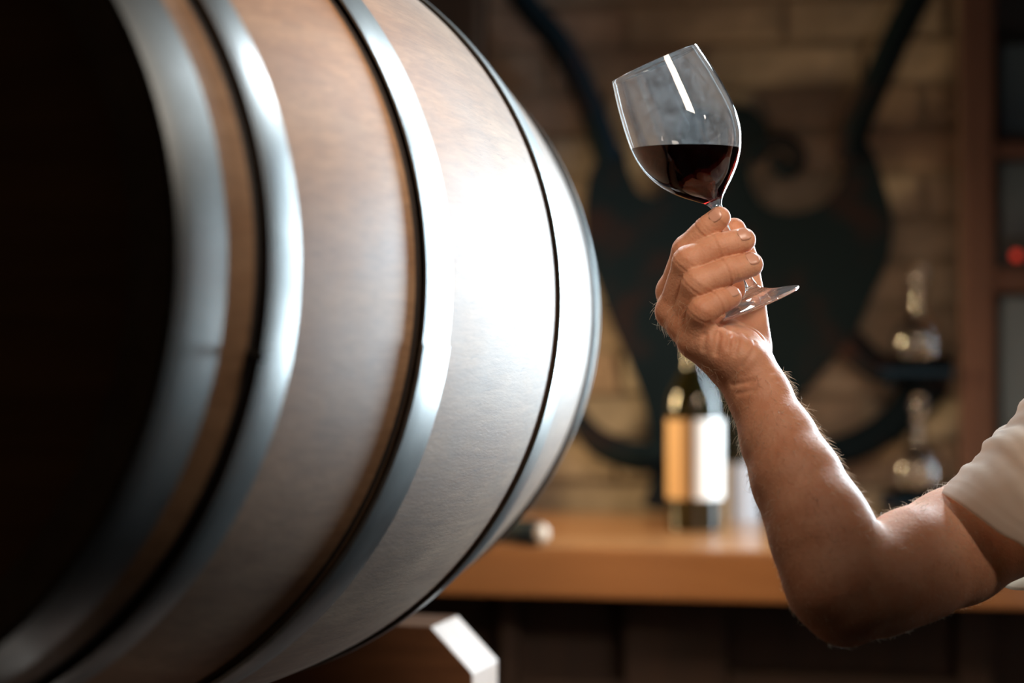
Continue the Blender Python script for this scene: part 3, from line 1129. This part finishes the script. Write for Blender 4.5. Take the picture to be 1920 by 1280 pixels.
# head: modelled facing -y about the neck axis, then turned towards the glass
hd = Field(np.arange(-0.10, 0.10, 0.0026), np.arange(-0.135, 0.115, 0.0026), np.arange(0.035, 0.355, 0.0026))
hd.cone(A3(0, 0.012, 0.03), A3(0, 0.008, 0.15), 0.057, 0.055, 0.02)
hd.ell((0, 0.005, 0.255), (0.073, 0.093, 0.090), 0.02)
hd.ell((0, -0.030, 0.215), (0.062, 0.062, 0.085), 0.03)
hd.cone(A3(-0.022, -0.066, 0.143), A3(0.022, -0.066, 0.143), 0.020, 0.020, 0.025)
for s_ in (-1, 1):
    hd.cone(A3(s_ * 0.052, -0.008, 0.175), A3(s_ * 0.026, -0.062, 0.146), 0.020, 0.018, 0.02)
    hd.ell((s_ * 0.040, -0.062, 0.205), (0.021, 0.020, 0.018), 0.018)
    hd.cone(A3(s_ * 0.016, -0.083, 0.254), A3(s_ * 0.046, -0.070, 0.254), 0.009, 0.008, 0.014)
    hd.ell((s_ * 0.072, 0.012, 0.222), (0.009, 0.019, 0.031), 0.005)
hd.cone(A3(0, -0.087, 0.240), A3(0, -0.106, 0.203), 0.008, 0.0115, 0.012)
for s_ in (-1, 1):
    hd.ell((s_ * 0.0125, -0.094, 0.198), (0.009, 0.011, 0.008), 0.006)
sl, G = hd.sub((-9, -9, -9), (9, 9, 9))
for s_ in (-1, 1):
    hd.D = np.maximum(hd.D, -(ellip(G, (s_ * 0.031, -0.090, 0.234), (0.019, 0.016, 0.012))) * 0.9)
for s_ in (-1, 1):                                            # lids round the eyeballs, open in front
    lid = ellip(G, (s_ * 0.031, -0.0715, 0.234), (0.0145, 0.0138, 0.0135))
    lid = np.maximum(lid, -ellip(G, (s_ * 0.031, -0.088, 0.2335), (0.0135, 0.012, 0.0052)))
    hd.D = smin(hd.D, lid.astype(np.float32), 0.003)
hd.cone(A3(-0.018, -0.083, 0.170), A3(0.018, -0.083, 0.170), 0.0052, 0.0052, 0.006)
hd.cone(A3(-0.006, -0.089, 0.1715), A3(0.006, -0.089, 0.1715), 0.0056, 0.0056, 0.006)
hd.cone(A3(-0.013, -0.086, 0.1605), A3(0.013, -0.086, 0.1605), 0.0066, 0.0066, 0.006)
cr = rcone(G, A3(-0.021, -0.090, 0.166), A3(0.021, -0.090, 0.166), 0, 0)
hd.D = hd.D + (0.0032 * np.exp(-(cr / 0.0045) ** 2)).astype(np.float32)
for s_ in (-1, 1):
    cr = np.sqrt((G[0] - s_ * 0.0078) ** 2 + (G[1] + 0.099) ** 2 + (G[2] - 0.1915) ** 2)
    hd.D = hd.D + (0.004 * np.exp(-(cr / 0.004) ** 2)).astype(np.float32)
    cr = ellip(G, (s_ * 0.081, 0.010, 0.222), (0.006, 0.011, 0.020))
    hd.D = np.maximum(hd.D, -cr * 0.6)
HV, HQ = hd.mesh()
HV = smooth_mesh(HV, HQ, 2)
HA = math.radians(-62)
HR = np.array([[math.cos(HA), -math.sin(HA), 0], [math.sin(HA), math.cos(HA), 0], [0, 0, 1]])
HO = A3(TX, TY, sz)


def head_to_world(v):
    return np.asarray(v) @ HR.T + HO


VV = np.concatenate([AV, BV, head_to_world(HV)])
QQ = np.concatenate([AQ, BQ + len(AV), HQ + len(AV) + len(BV)])
left_f = []
for j in range(5):
    y_ = TY - 0.115 + 0.019 * j
    if j < 4:
        pth = [A3(TX + 0.22, y_, sz - 0.645), A3(TX + 0.218, y_ - 0.004, sz - 0.69), A3(TX + 0.205, y_ - 0.004, sz - 0.715 - 0.008 * (j in (1, 2)))]
    else:
        pth = [A3(TX + 0.20, TY - 0.105, sz - 0.58), A3(TX + 0.185, TY - 0.125, sz - 0.625), A3(TX + 0.18, TY - 0.13, sz - 0.655)]
    v, f = tube(catmull(pth, 4), list(np.linspace(0.0095, 0.007, 9)), 10)
    base = len(VV)
    VV = np.concatenate([VV, np.array([tuple(x) for x in v])])
    left_f += [tuple(i + base for i in ff) for ff in f]
person = empty('person', 'person in white short sleeved shirt raising a tilted glass of red wine', 'person', (TX, TY, 0))
PO = Vector((TX, TY, 0))
body = obj('body', VV - np.array([TX, TY, 0]), [tuple(q_) for q_ in QQ.tolist()] + left_f, M_SKIN, person, True)


# --- fingernails
def nail(p0, p1, r, kn, width=0.62, ln=0.0105):
    """Curved nail plate on the back of a finger end; kn = direction out of the back of the finger."""
    d = np.array(p1) - np.array(p0)
    d /= np.linalg.norm(d)
    kn = kn - d * (kn @ d)
    kn /= np.linalg.norm(kn)
    s = np.cross(d, kn)
    V, Fc = [], []
    n, m_ = 8, 8
    for i in range(m_ + 1):
        t = i / m_
        w = math.sqrt(max(1 - abs(2 * t - 1) ** 4, 0.02)) * width
        dip = -0.0015 * max(0, t - 0.7) / 0.3
        for k in range(n + 1):
            a = (k / n * 2 - 1) * w
            rad = r + 0.00015 + dip
            V.append(np.array(p1) + d * (t * ln - 0.0055) + (kn * math.cos(a) + s * math.sin(a)) * rad)
    for i in range(m_):
        for k in range(n):
            q_ = i * (n + 1) + k
            Fc.append((q_, q_ + 1, q_ + n + 2, q_ + n + 1))
    o = obj('fingernail', [Vector(v) - PO for v in V], Fc, M_NAIL, person, True)
    md = o.modifiers.new('s', 'SOLIDIFY')
    md.thickness = 0.0005
    return o


DORS = np.array([-0.10, -0.86, 0.50])
for nm in FING:
    pts, rs = FING[nm]
    nail(J(*pts[2]), J(*pts[3]), rs[3] * 1.03 + 0.0003, DORS)
nail(J(*THUMB[0][2]), J(*THUMB[0][3]), THUMB[1][3], np.array([0.3, 1.0, 0.1]))

# --- fine hair on forearm, wrist and upper arm
V, Fc = [], []
tri = AQ
cen = AV[tri].mean(1)
nrm = np.cross(AV[tri[:, 2]] - AV[tri[:, 0]], AV[tri[:, 3]] - AV[tri[:, 1]])
ar = np.linalg.norm(nrm, axis=1) / 2
nrm /= np.maximum(np.linalg.norm(nrm, axis=1), 1e-12)[:, None]
zsk = P(0, 690, 1.51).z
okf = (cen[:, 2] < zsk) & (cen[:, 0] < P(1860, 0, 1.5).x)
# also on the back of the hand
back = (cen[:, 2] >= zsk) & (cen[:, 2] < P(0, 560, 1.52).z) & (nrm[:, 0] < -0.55) & (cen[:, 0] < P(1320, 0, 1.52).x)
pr = ar * (okf * 1.0 + back * 1.5)
pick = RNG.choice(len(cen), 2600, p=pr / pr.sum())
adir = np.array(P(1590, 1146, 1.424) - P(1410, 715, 1.515))
adir /= np.linalg.norm(adir)
for f in pick:
    n = nrm[f]
    L = RNG.uniform(0.0040, 0.0110) * (1.0 if cen[f, 2] > P(0, 1000, 1.45).z else 0.55)
    t = adir * RNG.uniform(0.1, 1.0) + RNG.normal(0, 0.35, 3)
    t -= n * (t @ n)
    t /= max(np.linalg.norm(t), 1e-6)
    lift = RNG.uniform(0.35, 0.95)
    sd = np.cross(n, t)
    b0 = len(V)
    for i, q_ in enumerate((0, 0.35, 0.7, 1.0)):
        p = cen[f] - n * 0.0003 + (n * lift * (q_ - 0.35 * q_ * q_) + t * (q_ * (1 - lift * 0.5) + 0.2 * q_ * q_)) * L - PO
        r_ = 0.00014 * (1 - 0.8 * q_)
        for a in (0, 2.094, 4.189):
            V.append(p + (n * math.sin(a) + sd * math.cos(a)) * r_)
    for i in range(3):
        for k in range(3):
            k2 = (k + 1) % 3
            Fc.append((b0 + i * 3 + k, b0 + i * 3 + k2, b0 + i * 3 + 3 + k2, b0 + i * 3 + 3 + k))
hr = obj('arm_hair', V, Fc, M_HAIR, person)
hr['kind'] = 'stuff'

# --- white shirt: sleeve over the raised arm, and the torso part out of frame
shirt_m = mat('white_cotton', (0.74, 0.68, 0.61), 0.85)
sn = noise(shirt_m, 900, 2, 0.5)
sn2 = noise(shirt_m, 26, 3, 0.5, dist=0.8)
sb = bump(shirt_m, sn2.outputs['Fac'], 0.35, 0.004)
lk(shirt_m, bump(shirt_m, sn.outputs['Fac'], 0.2, 0.0003, sb.outputs[0]).outputs[0], bsdf(shirt_m).inputs['Normal'])
tr_ = nd(shirt_m, 'ShaderNodeBsdfTranslucent')
tr_.inputs['Color'].default_value = (0.95, 0.86, 0.75, 1)
mx_ = nd(shirt_m, 'ShaderNodeMixShader')
mx_.inputs[0].default_value = 0.62
lk(shirt_m, bsdf(shirt_m).outputs[0], mx_.inputs[1])
lk(shirt_m, tr_.outputs[0], mx_.inputs[2])
lk(shirt_m, mx_.outputs[0], shirt_m.node_tree.nodes['Material Output'].inputs['Surface'])
RINGS = [
    [(1757, 921, 1.500), (1780, 931, 1.462), (1825, 962, 1.440), (1873, 998, 1.430), (1920, 1024, 1.430), (1962, 1066, 1.445), (1972, 1104, 1.490), (1925, 1107, 1.530), (1878, 1097, 1.552), (1835, 1040, 1.560), (1785, 968, 1.548), (1764, 930, 1.525)],
    [(1782, 900, 1.506), (1812, 900, 1.464), (1858, 930, 1.440), (1905, 966, 1.430), (1955, 1000, 1.430), (2000, 1045, 1.445), (2010, 1090, 1.490), (1965, 1090, 1.535), (1915, 1070, 1.560), (1868, 1010, 1.568), (1815, 940, 1.556), (1788, 908, 1.532)],
    [(1812, 874, 1.512), (1848, 868, 1.468), (1895, 896, 1.444), (1945, 935, 1.432), (1995, 975, 1.432), (2040, 1020, 1.448), (2050, 1070, 1.495), (2005, 1070, 1.540), (1955, 1040, 1.568), (1905, 975, 1.576), (1848, 908, 1.564), (1818, 882, 1.538)],
    [(1831, 843, 1.520), (1872, 832, 1.474), (1925, 860, 1.450), (1980, 902, 1.438), (2035, 945, 1.438), (2080, 995, 1.455), (2090, 1050, 1.500), (2045, 1045, 1.548), (1995, 1005, 1.578), (1945, 935, 1.586), (1885, 872, 1.574), (1845, 850, 1.546)],
    [(1868, 822, 1.528), (1905, 805, 1.482), (1955, 830, 1.458), (2010, 872, 1.446), (2070, 915, 1.446), (2120, 968, 1.462), (2130, 1025, 1.508), (2085, 1018, 1.556), (2035, 975, 1.588), (1985, 905, 1.596), (1925, 845, 1.584), (1882, 828, 1.556)],
    [(1882, 786, 1.536), (1925, 768, 1.492), (1980, 790, 1.468), (2040, 835, 1.455), (2105, 880, 1.455), (2160, 935, 1.470), (2175, 1000, 1.515), (2130, 990, 1.566), (2075, 945, 1.600), (2020, 875, 1.608), (1955, 812, 1.596), (1900, 790, 1.566)],
    [(1926, 754, 1.545), (1975, 735, 1.500), (2030, 755, 1.476), (2090, 800, 1.464), (2155, 850, 1.464), (2215, 910, 1.480), (2235, 980, 1.525), (2190, 965, 1.580), (2130, 915, 1.614), (2070, 840, 1.622), (2000, 775, 1.610), (1945, 756, 1.578)],
    [(2010, 690, 1.560), (2060, 672, 1.515), (2120, 690, 1.490), (2185, 740, 1.478), (2255, 800, 1.480), (2320, 870, 1.498), (2350, 950, 1.545), (2300, 935, 1.605), (2230, 870, 1.640), (2160, 785, 1.648), (2085, 715, 1.630), (2030, 692, 1.596)],
    [(2120, 630, 1.580), (2180, 620, 1.530), (2250, 640, 1.505), (2320, 690, 1.495), (2390, 760, 1.500), (2450, 840, 1.520), (2470, 920, 1.565), (2420, 900, 1.630), (2340, 820, 1.665), (2260, 730, 1.670), (2180, 660, 1.655), (2135, 632, 1.615)],
]
ring_pts = [[J(*p) for p in rg] for rg in RINGS]
# smooth around each ring (closed) and along the sleeve
NA = 96
rs_ = []
for rg in ring_pts:
    q_ = rg[-2:] + rg + rg[:3]
    cm = np.array(catmull(q_, 8))[16:16 + 96]
    rs_.append(cm)
rs_ = np.array(rs_)
long_ = np.array([catmull(list(rs_[:, k]), 7) for k in range(NA)])       # NA x L x 3
Lr = long_.shape[1]
cenr = long_.mean(0)
for k in range(NA):
    for i in range(Lr):
        d = long_[k, i] - cenr[i]
        dl = np.linalg.norm(d)
        f = min(max((i - 5) / 10, 0), 1)
        a = 2 * PI * k / NA
        fold = 0.0030 * math.sin(i * 0.42 + 2.6 * math.sin(a + .6) + 1.0) * max(0, math.cos(a - 0.2)) + 0.0016 * math.sin(i * .31 + 3 * a) + 0.0008 * math.sin(i * 1.1 + 5 * a)
        seam = -0.0007 if i == 5 else 0.0
        long_[k, i] += d / dl * (f * fold + seam)
V = []
Fc = []
TK = 0.0016
for layer in (0, 1):
    for i in range(Lr):
        for k in range(NA):
            d = long_[k, i] - cenr[i]
            d = d / np.linalg.norm(d)
            V.append(long_[k, i] - d * TK * layer - np.array(PO))
nL = Lr * NA
for i in range(Lr - 1):
    for k in range(NA):
        k2 = (k + 1) % NA
        Fc.append((i * NA + k, (i + 1) * NA + k, (i + 1) * NA + k2, i * NA + k2))
        Fc.append((nL + i * NA + k, nL + i * NA + k2, nL + (i + 1) * NA + k2, nL + (i + 1) * NA + k))
for k in range(NA):
    k2 = (k + 1) % NA
    Fc.append((k, k2, nL + k2, nL + k))
sf = Field(np.arange(TX - 0.30, TX + 0.33, 0.008), np.arange(TY - 0.2, TY + 0.2, 0.008), np.arange(sz - 0.72, sz + 0.12, 0.008))
for a, b, ra, rb in torso:
    sf.cone(a, b, ra + 0.014, rb + 0.022, 0.05)
sf.chain([A3(TX + 0.185, TY, sz), A3(TX + 0.225, TY + 0.015, sz - 0.22)], [0.066, 0.060], 0.03)
sl, G = sf.sub((-9, -9, -9), (9, 9, 9))
sf.D = np.maximum(sf.D, (sz - 0.60) - G[2])                # straight hem
sf.D = np.maximum(sf.D, -(rcone(G, A3(TX, TY - 0.02, sz + 0.06), A3(TX, TY - 0.02, sz + 0.2), 0.072, 0.085)))   # neck opening
SV, SQ = sf.mesh()
b0 = len(V)
V += list(SV - np.array(PO))
Fc += [tuple(int(i) + b0 for i in q_) for q_ in SQ]
sh = obj('shirt', V, Fc, shirt_m, person, True)
sh['label'] = 'white short sleeved cotton shirt'
# trousers, shoes, hair, eyes
EYE_W = mat('eye_white', (0.78, 0.76, 0.73), 0.15)
EYE_I = mat('brown_iris', (0.10, 0.045, 0.02), 0.15)
EYE_P = mat('black_pupil', (0.005, 0.005, 0.005), 0.1)
HAIR_M = mat('brown_hair', (0.06, 0.035, 0.02), 0.6)
tf = Field(np.arange(TX - 0.26, TX + 0.27, 0.009), np.arange(TY - 0.2, TY + 0.2, 0.009), np.arange(0.03, sz - 0.4, 0.009))
for s_ in (-1, 1):
    tf.chain([A3(TX + s_ * 0.08, TY, sz - 0.53), A3(TX + s_ * 0.10, TY - 0.01, 0.46), A3(TX + s_ * 0.11, TY + 0.015, 0.09)], [0.104, 0.075, 0.062], 0.03)
TV, TQ = tf.mesh()
obj('trousers', TV - np.array(PO), [tuple(q_) for q_ in TQ.tolist()], mat('dark_denim', (0.03, 0.04, 0.07), 0.8), person, True)
for s_ in (-1, 1):
    ff = Field(np.arange(TX + s_ * 0.11 - 0.08, TX + s_ * 0.11 + 0.08, 0.007), np.arange(TY - 0.22, TY + 0.12, 0.007), np.arange(-0.02, 0.16, 0.007))
    an = A3(TX + s_ * 0.11, TY + 0.015, 0.055)
    ff.chain([an + A3(0, 0.02, 0), an + A3(0, -0.15, -0.012)], [0.052, 0.042], 0.02)
    sl, G = ff.sub((-9, -9, -9), (9, 9, 9))
    ff.D = np.maximum(ff.D, 0.004 - G[2])
    v, q_ = ff.mesh()
    obj('shoe', v - np.array(PO), [tuple(x) for x in q_.tolist()], mat('black_leather', (0.02, 0.02, 0.02), 0.4), person, True)
    ec = A3(s_ * 0.031, -0.0715, 0.234)
    bm = bmesh.new()
    bmesh.ops.create_uvsphere(bm, u_segments=24, v_segments=16, radius=0.0122)
    ey = bmobj('eye', bm, EYE_W, person, True)
    ey.location = Vector(head_to_world(ec)) - PO
    ey.rotation_euler = (0, 0, HA)
    V, Fc = lathe([(0.0001, 0.01255), (0.0030, 0.0122), (0.0055, 0.0112), (0.0056, 0.0108)], 20)
    ir = obj('iris', [(x, -z, y) for x, y, z in V], Fc, EYE_I, ey, True)
    V, Fc = lathe([(0.0001, 0.01275), (0.0024, 0.01245), (0.0025, 0.0121)], 16)
    obj('pupil', [(x, -z, y) for x, y, z in V], Fc, EYE_P, ey, True)
    bv, bfc = [], []
    for k in range(9):
        t = k / 8
        bv.append((s_ * (0.013 + 0.036 * t), -0.0925 + 0.024 * t * t + 0.002 * t, 0.2565 + 0.006 * math.sin(t * 2.4) - 0.003 * t))
    v, f = tube(bv, [0.0016 + 0.0018 * math.sin(PI * (0.15 + 0.8 * k / 8)) for k in range(9)], 8)
    obj('eyebrow', [Vector(head_to_world(x)) - PO for x in np.array([tuple(y) for y in v])], f, HAIR_M, person, True)
hf = Field(np.arange(-0.10, 0.10, 0.003), np.arange(-0.12, 0.125, 0.003), np.arange(0.13, 0.37, 0.003))
hf.ell((0, 0.010, 0.262), (0.081, 0.101, 0.094), 0.02)
sl, G = hf.sub((-9, -9, -9), (9, 9, 9))
hf.D = hf.D + (0.0022 * np.sin(G[0] * 260 + 3 * np.sin(G[1] * 60)) * np.sin(G[1] * 90 + G[2] * 130)).astype(np.float32)
hf.D = np.maximum(hf.D, -ellip(G, (0, -0.100, 0.205), (0.080, 0.080, 0.095)))
hf.D = np.maximum(hf.D, (0.245 - 0.055 * np.clip((G[1] + 0.0) / 0.05, 0, 1)) - G[2])
v, q_ = hf.mesh()
obj('hair', head_to_world(v) - np.array(PO), [tuple(x) for x in q_.tolist()], HAIR_M, person, True)
